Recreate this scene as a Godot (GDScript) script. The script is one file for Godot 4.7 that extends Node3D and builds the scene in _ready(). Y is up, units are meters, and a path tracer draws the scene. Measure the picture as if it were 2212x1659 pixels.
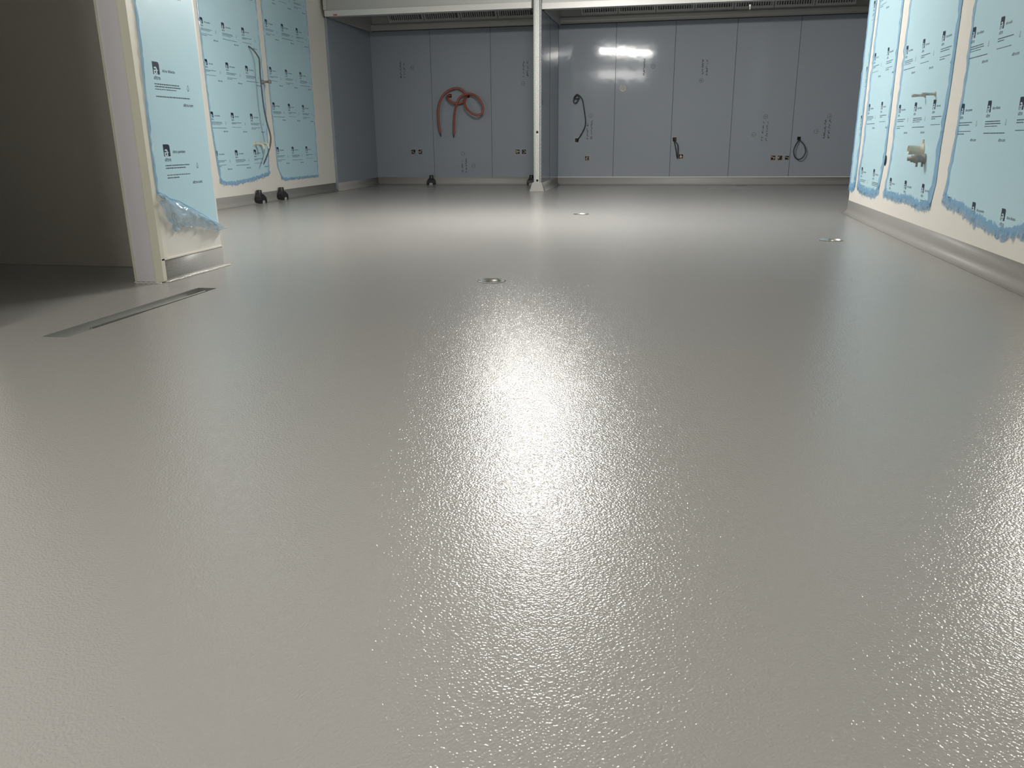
extends Node3D
# An empty commercial kitchen with new safety flooring. X right, -Z into the room, metres.

const W := 2212.0
const H := 1659.0
const FOCAL := 1720.17
const EYE := Vector3(0, 0.62, 0)
const XN := -2.31      # face of the short wall by the doorway
const XL := -4.34      # far left wall
const XR := 1.44       # right wall
const ZB := -11.5      # back wall
const ZF := -10.03     # front of the hoods, end of the dividing wall
const TOP := 2.75      # ceiling
const LAMP := Color(1.0, 0.988, 0.968)

var cam_right := Vector3(0.98020, -0.00974, -0.19770)
var cam_down := Vector3.ZERO
var cam_fwd := Vector3.ZERO
var used := {}
var mats := {}
var rng := RandomNumberGenerator.new()
var print_blocks := []

# ---------------------------------------------------------------- helpers
func numbered(called: String) -> String:
	if not used.has(called):
		used[called] = 0
		return called
	used[called] += 1
	return "%s_%03d" % [called, used[called]]

func tag(o: Node, label: String, category: String, group := "", kind := "") -> Node:
	if label: o.set_meta("label", label)
	if category: o.set_meta("category", category)
	if group: o.set_meta("group", group)
	if kind: o.set_meta("kind", kind)
	return o

func thing(called: String, at: Vector3, label: String, category: String, group := "") -> Node3D:
	var o := Node3D.new()
	o.name = numbered(called)
	add_child(o)
	o.position = at
	tag(o, label, category, group)
	return o

func start(flat := true) -> SurfaceTool:
	var st := SurfaceTool.new()
	st.begin(Mesh.PRIMITIVE_TRIANGLES)
	st.set_smooth_group(-1 if flat else 0)
	return st

func build(st: SurfaceTool, called: String, m: Material, parent: Node = self, normals := true) -> MeshInstance3D:
	if normals: st.generate_normals()
	var o := MeshInstance3D.new()
	o.mesh = st.commit()
	o.material_override = m
	if parent == self:
		o.name = numbered(called)
		add_child(o)
	else:
		o.name = called
		parent.add_child(o, true)
	return o

func structure(st: SurfaceTool, called: String, m: Material, label := "", category := "") -> MeshInstance3D:
	var o := build(st, called, m)
	tag(o, label, category, "", "structure")
	return o

func tri(st: SurfaceTool, a: Vector3, b: Vector3, c: Vector3, n: Vector3) -> void:
	if (b - a).cross(c - a).dot(n) > 0.0:
		st.add_vertex(a); st.add_vertex(c); st.add_vertex(b)
	else:
		st.add_vertex(a); st.add_vertex(b); st.add_vertex(c)

func quad(st: SurfaceTool, a: Vector3, b: Vector3, c: Vector3, d: Vector3, n: Vector3) -> void:
	tri(st, a, b, c, n)
	tri(st, a, c, d, n)

func box(st: SurfaceTool, lo: Vector3, hi: Vector3) -> void:
	var p := func(i: int) -> Vector3:
		return Vector3(hi.x if i & 1 else lo.x, hi.y if i & 2 else lo.y, hi.z if i & 4 else lo.z)
	quad(st, p.call(0), p.call(2), p.call(6), p.call(4), Vector3.LEFT)
	quad(st, p.call(1), p.call(3), p.call(7), p.call(5), Vector3.RIGHT)
	quad(st, p.call(0), p.call(1), p.call(5), p.call(4), Vector3.DOWN)
	quad(st, p.call(2), p.call(3), p.call(7), p.call(6), Vector3.UP)
	quad(st, p.call(0), p.call(1), p.call(3), p.call(2), Vector3.FORWARD)
	quad(st, p.call(4), p.call(5), p.call(7), p.call(6), Vector3.BACK)

func bevel_box(st: SurfaceTool, lo: Vector3, hi: Vector3, b: float) -> void:
	# upright box whose four vertical edges and top edges are chamfered
	var ring := func(y: float, e: float) -> Array:
		return [Vector3(lo.x + e + b, y, lo.z + e), Vector3(hi.x - e - b, y, lo.z + e), Vector3(hi.x - e, y, lo.z + e + b), Vector3(hi.x - e, y, hi.z - e - b),
			Vector3(hi.x - e - b, y, hi.z - e), Vector3(lo.x + e + b, y, hi.z - e), Vector3(lo.x + e, y, hi.z - e - b), Vector3(lo.x + e, y, lo.z + e + b)]
	var rings := [ring.call(lo.y, 0.0), ring.call(hi.y - b, 0.0), ring.call(hi.y, b * 0.7)]
	loft(st, rings, true)

func loft(st: SurfaceTool, rings: Array, caps := true) -> void:
	var n: int = rings[0].size()
	var mid := func(r: Array) -> Vector3:
		var s := Vector3.ZERO
		for q in r: s += q
		return s / r.size()
	for k in rings.size() - 1:
		var c: Vector3 = (mid.call(rings[k]) + mid.call(rings[k + 1])) / 2.0
		for i in n:
			var a: Vector3 = rings[k][i]
			var b: Vector3 = rings[k][(i + 1) % n]
			var d: Vector3 = rings[k + 1][i]
			var e: Vector3 = rings[k + 1][(i + 1) % n]
			quad(st, a, b, e, d, (a + b + d + e) / 4.0 - c)
	if caps:
		for k in [0, rings.size() - 1]:
			var c: Vector3 = mid.call(rings[k])
			var o: Vector3 = c - mid.call(rings[1 if k == 0 else k - 1])
			for i in n:
				tri(st, c, rings[k][i], rings[k][(i + 1) % n], o)

func ring_at(c: Vector3, axis: Vector3, r: float, n: int, up := Vector3.UP) -> Array:
	var z := axis.normalized()
	if abs(z.dot(up)) > 0.95: up = Vector3.RIGHT
	var x := up.cross(z).normalized()
	var y := z.cross(x)
	var out := []
	for i in n:
		var t := TAU * i / n
		out.append(c + (x * cos(t) + y * sin(t)) * r)
	return out

func tube(st: SurfaceTool, pts: Array, r: float, n := 8) -> void:
	var rings := []
	var up := Vector3(0.31, 0.9, 0.3).normalized()
	for i in pts.size():
		var d: Vector3 = pts[min(i + 1, pts.size() - 1)] - pts[max(i - 1, 0)]
		rings.append(ring_at(pts[i], d, r, n, up))
	loft(st, rings)

func lathe(st: SurfaceTool, at: Vector3, axis: Vector3, prof: Array, n := 20, caps := false) -> void:
	# prof: [distance along the axis, radius]
	var rings := []
	for p in prof: rings.append(ring_at(at + axis.normalized() * p[0], axis, max(p[1], 0.0004), n))
	loft(st, rings, caps)

func smooth_path(pts: Array, per := 6) -> Array:
	var out := []
	for i in pts.size() - 1:
		var p0: Vector3 = pts[max(i - 1, 0)]
		var p1: Vector3 = pts[i]
		var p2: Vector3 = pts[i + 1]
		var p3: Vector3 = pts[min(i + 2, pts.size() - 1)]
		for k in per: out.append(p1.cubic_interpolate(p2, p0, p3, float(k) / per))
	out.append(pts[-1])
	return out

func prism(st: SurfaceTool, pts: Array, y0: float, y1: float) -> void:
	# outline in plan (Vector2 = x, z), upright sides
	var lo := []
	var hi := []
	for p in pts:
		lo.append(Vector3(p.x, y0, p.y)); hi.append(Vector3(p.x, y1, p.y))
	loft(st, [lo, hi])

func along(pairs: Array, x: float) -> float:
	# piecewise linear value of [[x, value], ...] with x ascending
	if x <= pairs[0][0]: return pairs[0][1]
	for i in pairs.size() - 1:
		if x <= pairs[i + 1][0]:
			return lerpf(pairs[i][1], pairs[i + 1][1], (x - pairs[i][0]) / max(pairs[i + 1][0] - pairs[i][0], 1e-6))
	return pairs[-1][1]

# a pixel of the photograph gives a direction; the wall it lies on gives the distance
func ray(x: float, y: float) -> Vector3:
	return cam_right * ((x - W / 2) / FOCAL) + cam_down * ((y - H / 2) / FOCAL) + cam_fwd

func on_z(x: float, y: float, z: float) -> Vector3:
	var d := ray(x, y)
	return EYE + d * (z / d.z)

func on_x(x: float, y: float, at: float) -> Vector3:
	var d := ray(x, y)
	return EYE + d * (at / d.x)

# ---------------------------------------------------------------- materials
func lin(r: float, g: float, b: float) -> Color:
	return Color(r, g, b).linear_to_srgb()

func mat(called: String, c: Color, rough := 0.6, metal := 0.0) -> StandardMaterial3D:
	var m := StandardMaterial3D.new()
	m.albedo_color = c
	m.roughness = rough
	m.metallic = metal
	mats[called] = m
	return m

func noise_image(px: int, freq: float, octaves: int, sd: int) -> Image:
	var n := FastNoiseLite.new()
	n.noise_type = FastNoiseLite.TYPE_SIMPLEX_SMOOTH
	n.seed = sd
	n.frequency = freq
	n.fractal_type = FastNoiseLite.FRACTAL_FBM if octaves > 1 else FastNoiseLite.FRACTAL_NONE
	n.fractal_octaves = octaves
	return n.get_seamless_image(px, px)

func pebble_image(px: int, cells: int, fine: int, sd: int) -> Image:
	# fine irregular bumps that repeat without a seam: wrapped random values, enlarged smoothly, in two sizes
	var r := RandomNumberGenerator.new()
	r.seed = sd
	var parts := []
	for n: int in [cells, fine]:
		var pad := 6
		var data := PackedByteArray()
		data.resize(n * n)
		for i in n * n: data[i] = r.randi() & 255
		var small := Image.create_from_data(n, n, false, Image.FORMAT_L8, data)
		var wide := Image.create(n + pad * 2, n + pad * 2, false, Image.FORMAT_L8)
		for dy in [-1, 0, 1]:
			for dx in [-1, 0, 1]: wide.blit_rect(small, Rect2i(0, 0, n, n), Vector2i(pad + dx * n, pad + dy * n))
		var k := float(px) / n
		wide.resize(int(round((n + pad * 2) * k)), int(round((n + pad * 2) * k)), Image.INTERPOLATE_CUBIC)
		var o := int(round(pad * k))
		parts.append(wide.get_region(Rect2i(o, o, px, px)))
	var a: PackedByteArray = parts[0].get_data()
	var b: PackedByteArray = parts[1].get_data()
	for i in a.size(): a[i] = int(a[i] * 0.68 + b[i] * 0.32)
	return Image.create_from_data(px, px, false, Image.FORMAT_L8, a)

func relief(m: StandardMaterial3D, im: Image, bump: float, scale: float, tile: float) -> void:
	var nm := im.duplicate()
	nm.convert(Image.FORMAT_RGBA8)
	nm.bump_map_to_normal_map(bump)
	m.normal_enabled = true
	m.normal_texture = ImageTexture.create_from_image(nm)
	m.normal_scale = scale
	m.uv1_triplanar = true
	m.uv1_world_triplanar = true
	m.uv1_scale = Vector3.ONE / tile

func tone(m: StandardMaterial3D, im: Image, lo: float, hi: float) -> void:
	var g := Gradient.new()
	var out := Image.create(im.get_width(), im.get_height(), false, Image.FORMAT_RGB8)
	for y in im.get_height():
		for x in im.get_width():
			var v := lerpf(lo, hi, im.get_pixel(x, y).r)
			out.set_pixel(x, y, Color(v, v, v))
	m.albedo_texture = ImageTexture.create_from_image(out)

func make_materials() -> void:
	var grain := pebble_image(2048, 372, 610, 11)
	var m := mat("floor", lin(0.36, 0.351, 0.335), 0.17)
	m.metallic_specular = 0.44
	relief(m, grain, 6.0, 0.22, 0.95)
	m = mat("cove", lin(0.36, 0.351, 0.335), 0.5)
	relief(m, grain, 6.0, 0.2, 1.25)
	var peel := noise_image(256, 0.03, 2, 5)
	m = mat("white_wall", lin(0.80, 0.77, 0.71), 0.42)
	m = mat("jamb", lin(0.72, 0.71, 0.74), 0.5)
	m = mat("jamb_trim", lin(0.70, 0.68, 0.57), 0.5)
	m = mat("cap", lin(0.85, 0.81, 0.72), 0.3)
	m = mat("grey_panel", lin(0.285, 0.318, 0.36), 0.08)
	m.metallic_specular = 0.3
	relief(m, peel, 1.0, 0.04, 1.1)
	m = mat("joint", lin(0.05, 0.05, 0.055), 0.7)
	m = mat("ceiling", lin(0.60, 0.60, 0.58), 0.8)
	var spangle := noise_image(256, 0.08, 2, 21)
	m = mat("galvanised", lin(0.68, 0.70, 0.68), 0.4, 0.3)
	tone(m, spangle, 0.8, 1.0)
	m.uv1_triplanar = true
	m.uv1_world_triplanar = true
	m.uv1_scale = Vector3.ONE * 3.0
	m = mat("steel", lin(0.55, 0.55, 0.53), 0.3, 0.9)
	m = mat("steel_rough", lin(0.46, 0.45, 0.42), 0.4, 0.3)
	m = mat("hood", lin(0.47, 0.47, 0.46), 0.5, 0.3)
	m = mat("hood_lip", lin(0.62, 0.62, 0.605), 0.4, 0.2)
	m = mat("filter", lin(0.47, 0.47, 0.46), 0.45, 0.3)
	m = mat("black", lin(0.012, 0.012, 0.012), 0.5)
	m = mat("black_plastic", lin(0.02, 0.021, 0.021), 0.38)
	m = mat("cable", lin(0.018, 0.018, 0.02), 0.5)
	m = mat("grey_cable", lin(0.09, 0.09, 0.09), 0.5)
	m = mat("conduit", lin(0.31, 0.085, 0.06), 0.45)
	m = mat("copper", lin(0.45, 0.33, 0.14), 0.5, 0.3)
	m = mat("ivory", lin(0.62, 0.60, 0.50), 0.4)
	m = mat("grey_plastic", lin(0.25, 0.24, 0.23), 0.4)
	m = mat("pink_tag", lin(0.55, 0.10, 0.12), 0.5)
	m = mat("silicone", lin(0.75, 0.72, 0.66), 0.12)
	m = mat("pencil", lin(0.035, 0.037, 0.045), 0.7)
	m = mat("film_edge", lin(0.26, 0.50, 0.74), 0.2)
	m.transparency = BaseMaterial3D.TRANSPARENCY_ALPHA
	m.albedo_color.a = 0.6
	m = mat("film_clear", lin(0.40, 0.66, 0.86), 0.1)
	m.transparency = BaseMaterial3D.TRANSPARENCY_ALPHA
	m.albedo_color.a = 0.45

# ---------------------------------------------------------------- print on the film
func ink_text(im: Image, text: String, bold: bool, x: float, yc: float, width: float, col: Color) -> void:
	var tm := TextMesh.new()
	var f := SystemFont.new()
	f.font_names = PackedStringArray(["Droid Sans"])
	f.font_weight = 700 if bold else 400
	tm.font = f
	tm.font_size = 64
	tm.pixel_size = 1.0
	tm.depth = 0.0
	tm.curve_step = 1.5
	tm.text = text
	var arr := tm.get_mesh_arrays()
	if arr.is_empty() or arr[Mesh.ARRAY_VERTEX] == null: return
	var v: PackedVector3Array = arr[Mesh.ARRAY_VERTEX]
	var idx = arr[Mesh.ARRAY_INDEX]
	if v.is_empty(): return
	var lo := Vector2(1e9, 1e9)
	var hi := -lo
	for p in v:
		lo = lo.min(Vector2(p.x, p.y)); hi = hi.max(Vector2(p.x, p.y))
	var s := width / (hi.x - lo.x)
	var q := PackedVector2Array()
	for p in v: q.append(Vector2(x + (p.x - lo.x) * s, yc - (p.y - (lo.y + hi.y) / 2) * s))
	var count: int = idx.size() if idx != null else v.size()
	for k in range(0, count - 2, 3):
		var a := q[idx[k] if idx != null else k]
		var b := q[idx[k + 1] if idx != null else k + 1]
		var c := q[idx[k + 2] if idx != null else k + 2]
		ink_triangle(im, a, b, c, col)

func ink_triangle(im: Image, a: Vector2, b: Vector2, c: Vector2, col: Color) -> void:
	var area := (b - a).cross(c - a)
	if abs(area) < 1e-4: return
	var lo := a.min(b).min(c).floor()
	var hi := a.max(b).max(c).ceil()
	for y in range(max(0, int(lo.y)), min(im.get_height(), int(hi.y) + 1)):
		for x in range(max(0, int(lo.x)), min(im.get_width(), int(hi.x) + 1)):
			var p := Vector2(x + 0.5, y + 0.5)
			var u := (b - a).cross(p - a) / area
			var w := (p - a).cross(c - a) / area
			if u >= -0.01 and w >= -0.01 and u + w <= 1.01: im.set_pixel(x, y, col)

const PX := 850.0    # texture pixels to the metre
func make_blocks() -> void:
	# one printed block: square logo, name, title, small print, web address
	var ink := Color8(30, 44, 66)
	var grey := Color8(52, 66, 84)
	var k := PX * 3.0
	var spec := [
		["Altro paredes", 0.100, [[0.0, -0.094, 0.192], [0.0, -0.1055, 0.158], [0.004, -0.137, 0.188], [0.004, -0.149, 0.092]]],
		["Altro W\u00e4nde", 0.096, [[0.0, -0.094, 0.186], [0.0, -0.105, 0.197], [0.0, -0.116, 0.162], [0.0, -0.147, 0.264]]],
		["Altro walls", 0.074, [[0.0, -0.094, 0.186], [0.0, -0.105, 0.076], [0.0, -0.137, 0.178]]],
	]
	for s in spec:
		var im := Image.create(int(0.30 * k), int(0.192 * k), false, Image.FORMAT_RGBA8)
		im.fill(Color(grey.r, grey.g, grey.b, 0.0))
		var o := 0.004 * k
		im.fill_rect(Rect2i(int(o), int(o), int(0.049 * k), int(0.053 * k)), ink)
		for i in int(0.010 * k):      # the rounded upper corner of the logo
			for j in int(0.010 * k):
				if Vector2(i + 1, 0.010 * k - j).length() > 0.010 * k: im.set_pixel(int(o + 0.039 * k) + i, int(o) + j, Color(grey.r, grey.g, grey.b, 0.0))
		var pale := Color8(196, 222, 228)
		ink_text(im, "a", true, o + 0.005 * k, o + 0.037 * k, 0.026 * k, pale)
		im.fill_rect(Rect2i(int(o + 0.005 * k), int(o + 0.034 * k), int(0.034 * k), int(0.0035 * k)), pale)
		ink_text(im, "altro", true, o + 0.001 * k, o + 0.0665 * k, 0.047 * k, ink)
		ink_text(im, s[0], true, o + 0.069 * k, o + 0.035 * k, s[1] * k, ink)
		ink_text(im, "altro.com", true, o + 0.203 * k, o + 0.177 * k, 0.080 * k, ink)
		for l in s[2]:               # lines of print too small to read
			var x: float = l[0]
			while x < l[0] + l[2]:
				var w := rng.randf_range(0.006, 0.017)
				w = min(w, l[0] + l[2] - x)
				im.fill_rect(Rect2i(int(o + x * k), int(o - l[1] * k - 0.0024 * k), max(1, int(w * k)), int(0.0047 * k)), grey)
				x += w + 0.0022
		for t in 3:                  # recycling triangle and the figure under it
			var a := Vector2(0.257, 0.086)
			var b := Vector2(0.249, 0.104)
			var c := Vector2(0.265, 0.104)
			var e: Array = [[a, b], [b, c], [c, a]][t]
			for q in 40:
				var p: Vector2 = e[0].lerp(e[1], q / 39.0) * k + Vector2(o, o)
				im.fill_rect(Rect2i(int(p.x), int(p.y), 4, 4), grey)
		im.fill_rect(Rect2i(int(o + 0.252 * k), int(o + 0.109 * k), int(0.011 * k), int(0.004 * k)), grey)
		im.resize(int(0.30 * PX), int(0.192 * PX), Image.INTERPOLATE_TRILINEAR)
		print_blocks.append(im)

func film_material(u0: float, u1: float, y0: float, y1: float, cols: Array, rows: Array, first: int) -> StandardMaterial3D:
	# cols: distance of each printed column from u0; rows: [height of the logo's top edge, ...] from the highest down
	var w := int((u1 - u0) * PX)
	var h := int((y1 - y0) * PX)
	var im := Image.create(w, h, false, Image.FORMAT_RGBA8)
	im.fill(lin(0.51, 0.735, 0.82))
	for r in rows.size():
		for c in cols.size():
			var b: Image = print_blocks[posmod(c - r + first, 3)]
			im.blend_rect(b, Rect2i(0, 0, b.get_width(), b.get_height()), Vector2i(int((cols[c] - u0 - 0.004) * PX), int((y1 - rows[r] - 0.004) * PX)))
	im.convert(Image.FORMAT_RGB8)
	var m := StandardMaterial3D.new()
	m.albedo_texture = ImageTexture.create_from_image(im)
	m.roughness = 0.34
	return m

# ---------------------------------------------------------------- protective film on the walls
# A wall frame: origin at the foot of the wall, u runs along the wall as one reads it, n faces the room.
func film_sheet(spec: Dictionary) -> Node3D:
	var mid_u: float = (spec.box[0] + spec.box[1]) / 2.0
	var t := thing("protective_film", spec.at + spec.u * mid_u, spec.label, "film", "printed blue protective films on the wall panels")
	var u_dir: Vector3 = spec.u
	var n: Vector3 = spec.n
	var left: Array = spec.left       # [[y, u], ...] y ascending
	var right: Array = spec.right
	var bottom: Array = spec.bottom   # [[u, y], ...] u ascending
	var top: float = spec.top
	var u0: float = spec.box[0]
	var u1: float = spec.box[1]
	var y0: float = spec.box[2]
	var wob := FastNoiseLite.new()
	wob.seed = spec.seed
	wob.frequency = 6.0
	rng.seed = spec.seed * 77 + 5
	var at := func(u: float, y: float, d: float) -> Vector3:
		return u_dir * (u - mid_u) + Vector3(0, y, 0) + n * d
	var st := start(false)
	var cols := 44
	var rows := 40
	var grid := []
	var foot := []
	for i in cols + 1: foot.append(rng.randf_range(-0.008, 0.008))
	for i in cols + 1:
		var s := float(i) / cols
		var guess := lerpf(along(left, 0.3), along(right, 0.3), s)
		var yb: float = along(bottom, guess) + foot[i]
		var line := []
		for j in rows + 1:
			var y := lerpf(yb, top, pow(float(j) / rows, 1.25))
			var ul: float = along(left, y) + 0.004 * wob.get_noise_2d(y * 3.0, 10.0)
			var ur: float = along(right, y) + 0.004 * wob.get_noise_2d(y * 3.0, 50.0)
			var u := lerpf(ul, ur, s)
			line.append([u, y, 0.0025 + 0.001 * wob.get_noise_2d(u, y)])
		grid.append(line)
	for i in cols:
		for j in rows:
			var c := [grid[i][j], grid[i + 1][j], grid[i + 1][j + 1], grid[i][j + 1]]
			var p := []
			var uv := []
			for q in c:
				p.append(at.call(q[0], q[1], q[2]))
				uv.append(Vector2((q[0] - u0) / (u1 - u0), (top - q[1]) / (top - y0)))
			var order := [0, 1, 2, 0, 2, 3]
			if (p[1] - p[0]).cross(p[2] - p[0]).dot(n) > 0.0: order = [0, 2, 1, 0, 3, 2]
			for k in order:
				st.set_uv(uv[k])
				st.add_vertex(p[k])
	build(st, "film_sheet", film_material(u0, u1, y0, top, spec.cols, spec.rows, spec.first), t)
	# loose, darker edges where the film was cut back and folded
	var y_l: float = along(bottom, along(left, 0.3))
	var y_r: float = along(bottom, along(right, 0.3))
	var e := []
	for i in 61:
		var y := lerpf(y_l, top, i / 60.0)
		e.append(Vector2(along(left, y) - 0.001, y))
	build(loose_edge(e, spec.edge[0], Vector2(1, 0), 0.0, at, n, wob, spec.flare[0]), "folded_edge", mats.film_edge, t)
	e = []
	for i in 61:
		var y := lerpf(y_r, top, i / 60.0)
		e.append(Vector2(along(right, y) + 0.001, y))
	if spec.edge[1] > 0.0:
		build(loose_edge(e, spec.edge[1], Vector2(-1, 0), 0.0, at, n, wob, spec.flare[1]), "folded_edge", mats.film_edge, t)
	if spec.edge[2] > 0.0:
		e = []
		for i in 91:
			var u := lerpf(bottom[0][0], bottom[-1][0], i / 90.0)
			e.append(Vector2(u, along(bottom, u) - 0.004))
		build(loose_edge(e, spec.edge[2], Vector2(0, 1), spec.jag, at, n, wob, 0.0), "torn_edge", mats.film_edge, t)
		# a second, paler layer of torn bits hanging below
		for i in int(spec.bits):
			var bits := start(false)
			var u := rng.randf_range(bottom[0][0], bottom[-1][0])
			var y: float = along(bottom, u) + 0.004
			var w := rng.randf_range(0.006, 0.022)
			var l: float = rng.randf_range(0.015, 0.05) * spec.bit_size
			var lean := rng.randf_range(-0.02, 0.02)
			var p0: Vector3 = at.call(u - w, y, 0.008)
			var p1: Vector3 = at.call(u + w, y + 0.004, 0.006)
			var p2: Vector3 = at.call(u + lean, y - l, rng.randf_range(0.004, 0.018))
			var p3: Vector3 = at.call(u + lean * 0.4 + w * 0.5, y - l * 0.55, rng.randf_range(0.010, 0.02))
			tri(bits, p0, p1, p3, n)
			tri(bits, p0, p3, p2, n)
			build(bits, "torn_bit", mats.film_clear, t)
	return t

func loose_edge(path: Array, width: float, inward: Vector2, jag: float, at: Callable, n: Vector3, wob: FastNoiseLite, flare: float) -> SurfaceTool:
	var st := start(false)
	var lines := []
	for i in path.size():
		var p: Vector2 = path[i]
		var f := 1.0 + flare * clampf(1.0 - (p.y - path[0].y) / 0.5, 0.0, 1.0)
		var w: float = width * f * (0.75 + 0.6 * (wob.get_noise_2d(i * 0.12, 7.0 + inward.x)))
		var out: Vector2 = -inward * (jag * (pow(rng.randf(), 2.5) * 0.8 + 0.5 + 0.5 * wob.get_noise_2d(i * 0.25, 90.0)) if jag > 0.0 else 0.003 * wob.get_noise_2d(i * 0.3, 3.0))
		var row := []
		for k in 4:
			var s := k / 3.0
			var q: Vector2 = (p + out).lerp(p + inward * w, s)
			var lift: float = 0.0045 + 0.010 * sin(PI * s) * (0.6 + 0.8 * wob.get_noise_2d(i * 0.2 + 30.0, k * 2.0))
			row.append(at.call(q.x, q.y, max(lift, 0.0036)))
		lines.append(row)
	for i in path.size() - 1:
		for k in 3:
			quad(st, lines[i][k], lines[i + 1][k], lines[i + 1][k + 1], lines[i][k + 1], n)
	return st

# ---------------------------------------------------------------- floor parts
func cove(called: String, a: Vector3, b: Vector3, n: Vector3, height := 0.102, capped := true, round := 0.041) -> MeshInstance3D:
	# the floor covering turned up the wall over a rounded fillet, with a slim capping strip
	var prof := [[0.0, height], [0.004, height], [0.004, round + 0.004]]
	for i in 7:
		var t := (i + 1) / 7.0 * PI / 2
		prof.append([0.004 + round - round * cos(t), 0.002 + round - (round + 0.0005) * sin(t)])
	prof.append([0.019 + round, 0.0008])
	var st := start(false)
	var rows := []
	for e in [a, b]:
		var r := []
		for p in prof: r.append(e + n * p[0] + Vector3(0, p[1], 0))
		rows.append(r)
	for k in prof.size() - 1:
		quad(st, rows[0][k], rows[1][k], rows[1][k + 1], rows[0][k + 1], n + Vector3.UP)
	for i in 2:
		var foot: Vector3 = [a, b][i]
		for k in prof.size() - 1: tri(st, foot, rows[i][k], rows[i][k + 1], (a - b) if i == 0 else (b - a))
	var o := structure(st, called, mats.cove)
	if capped:
		var c := start()
		var d := (b - a).normalized()
		var p := [a + Vector3(0, height - 0.004, 0), a + Vector3(0, height + 0.003, 0), a + n * 0.006 + Vector3(0, height + 0.003, 0), a + n * 0.006 + Vector3(0, height - 0.004, 0)]
		var q := []
		for x in p: q.append(x + d * a.distance_to(b))
		loft(c, [p, q])
		build(c, "capping_strip", mats.cap, o)
	return o

var floor_node: CSGCombiner3D
func cut_box(lo: Vector3, hi: Vector3) -> void:
	var c := CSGBox3D.new()
	c.operation = CSGShape3D.OPERATION_SUBTRACTION
	c.size = hi - lo
	c.position = (lo + hi) / 2
	c.name = "cut"
	floor_node.add_child(c, true)

func channel_drain(lo: Vector2, hi: Vector2, label: String, depth := 0.055) -> void:
	var mid := (lo + hi) / 2
	var t := thing("channel_drain", Vector3(mid.x, -depth, mid.y), label, "drain")
	var hx := (hi.x - lo.x) / 2
	var hz := (hi.y - lo.y) / 2
	cut_box(Vector3(lo.x, -depth - 0.004, lo.y), Vector3(hi.x, 0.05, hi.y))
	var st := start()
	box(st, Vector3(-hx, 0, -hz), Vector3(hx, 0.003, hz))
	build(st, "trough_base", mats.steel, t)
	var wall := 0.004
	for s in [-1.0, 1.0]:
		st = start()
		box(st, Vector3(s * hx - (wall if s > 0 else 0.0), 0.003, -hz), Vector3(s * hx + (wall if s < 0 else 0.0), depth - 0.0005, hz))
		build(st, "side_wall", mats.steel, t)
		st = start()
		box(st, Vector3(-hx + wall, 0.003, s * hz - (wall if s > 0 else 0.0)), Vector3(hx - wall, depth - 0.0005, s * hz + (wall if s < 0 else 0.0)))
		build(st, "end_wall", mats.steel, t)
	# narrow slot lip along the trough
	st = start()
	if hz > hx:
		box(st, Vector3(hx * 0.22, 0.003, -hz + 0.05), Vector3(hx * 0.46, depth - 0.004, hz - 0.16))
	else:
		box(st, Vector3(-hx + 0.03, 0.003, -hz * 0.2), Vector3(hx - 0.03, depth * 0.3, hz * 0.05))
	build(st, "slot_lip", mats.steel, t)

func round_drain(at: Vector3, r: float, label: String) -> void:
	var c := CSGCylinder3D.new()
	c.operation = CSGShape3D.OPERATION_SUBTRACTION
	c.radius = r
	c.height = 0.2
	c.sides = 40
	c.position = Vector3(at.x, 0.058, at.z)
	c.name = "cut"
	floor_node.add_child(c, true)
	var t := thing("floor_drain", Vector3(at.x, -0.04, at.z), label, "drain", "round steel floor drains")
	var st := start(false)
	lathe(st, Vector3.ZERO, Vector3.UP, [[0.0, r - 0.001], [0.0395, r - 0.001], [0.041, r + 0.0025], [0.0425, r + 0.001], [0.0425, r - 0.006], [0.030, r - 0.008], [0.004, r - 0.01]], 40)
	build(st, "rim", mats.steel, t)
	st = start(false)
	lathe(st, Vector3.ZERO, Vector3.UP, [[0.026, 0.0], [0.026, r * 0.70], [0.022, r * 0.74], [0.004, r * 0.74]], 36)
	build(st, "cover_plate", mats.steel_rough, t)
	for s in [-1.0, 1.0]:
		st = start(false)
		lathe(st, Vector3(s * r * 0.52, 0.021, r * 0.30), Vector3.UP, [[0.0, 0.007], [0.008, 0.007], [0.010, 0.004], [0.010, 0.0]], 12)
		build(st, "lifting_lug", mats.steel, t)
	st = start(false)
	lathe(st, Vector3(0, 0.0, 0), Vector3.UP, [[0.0, 0.0], [0.0, r - 0.002], [0.003, r - 0.002], [0.003, 0.0]], 24)
	build(st, "sump", mats.steel, t)

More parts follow.
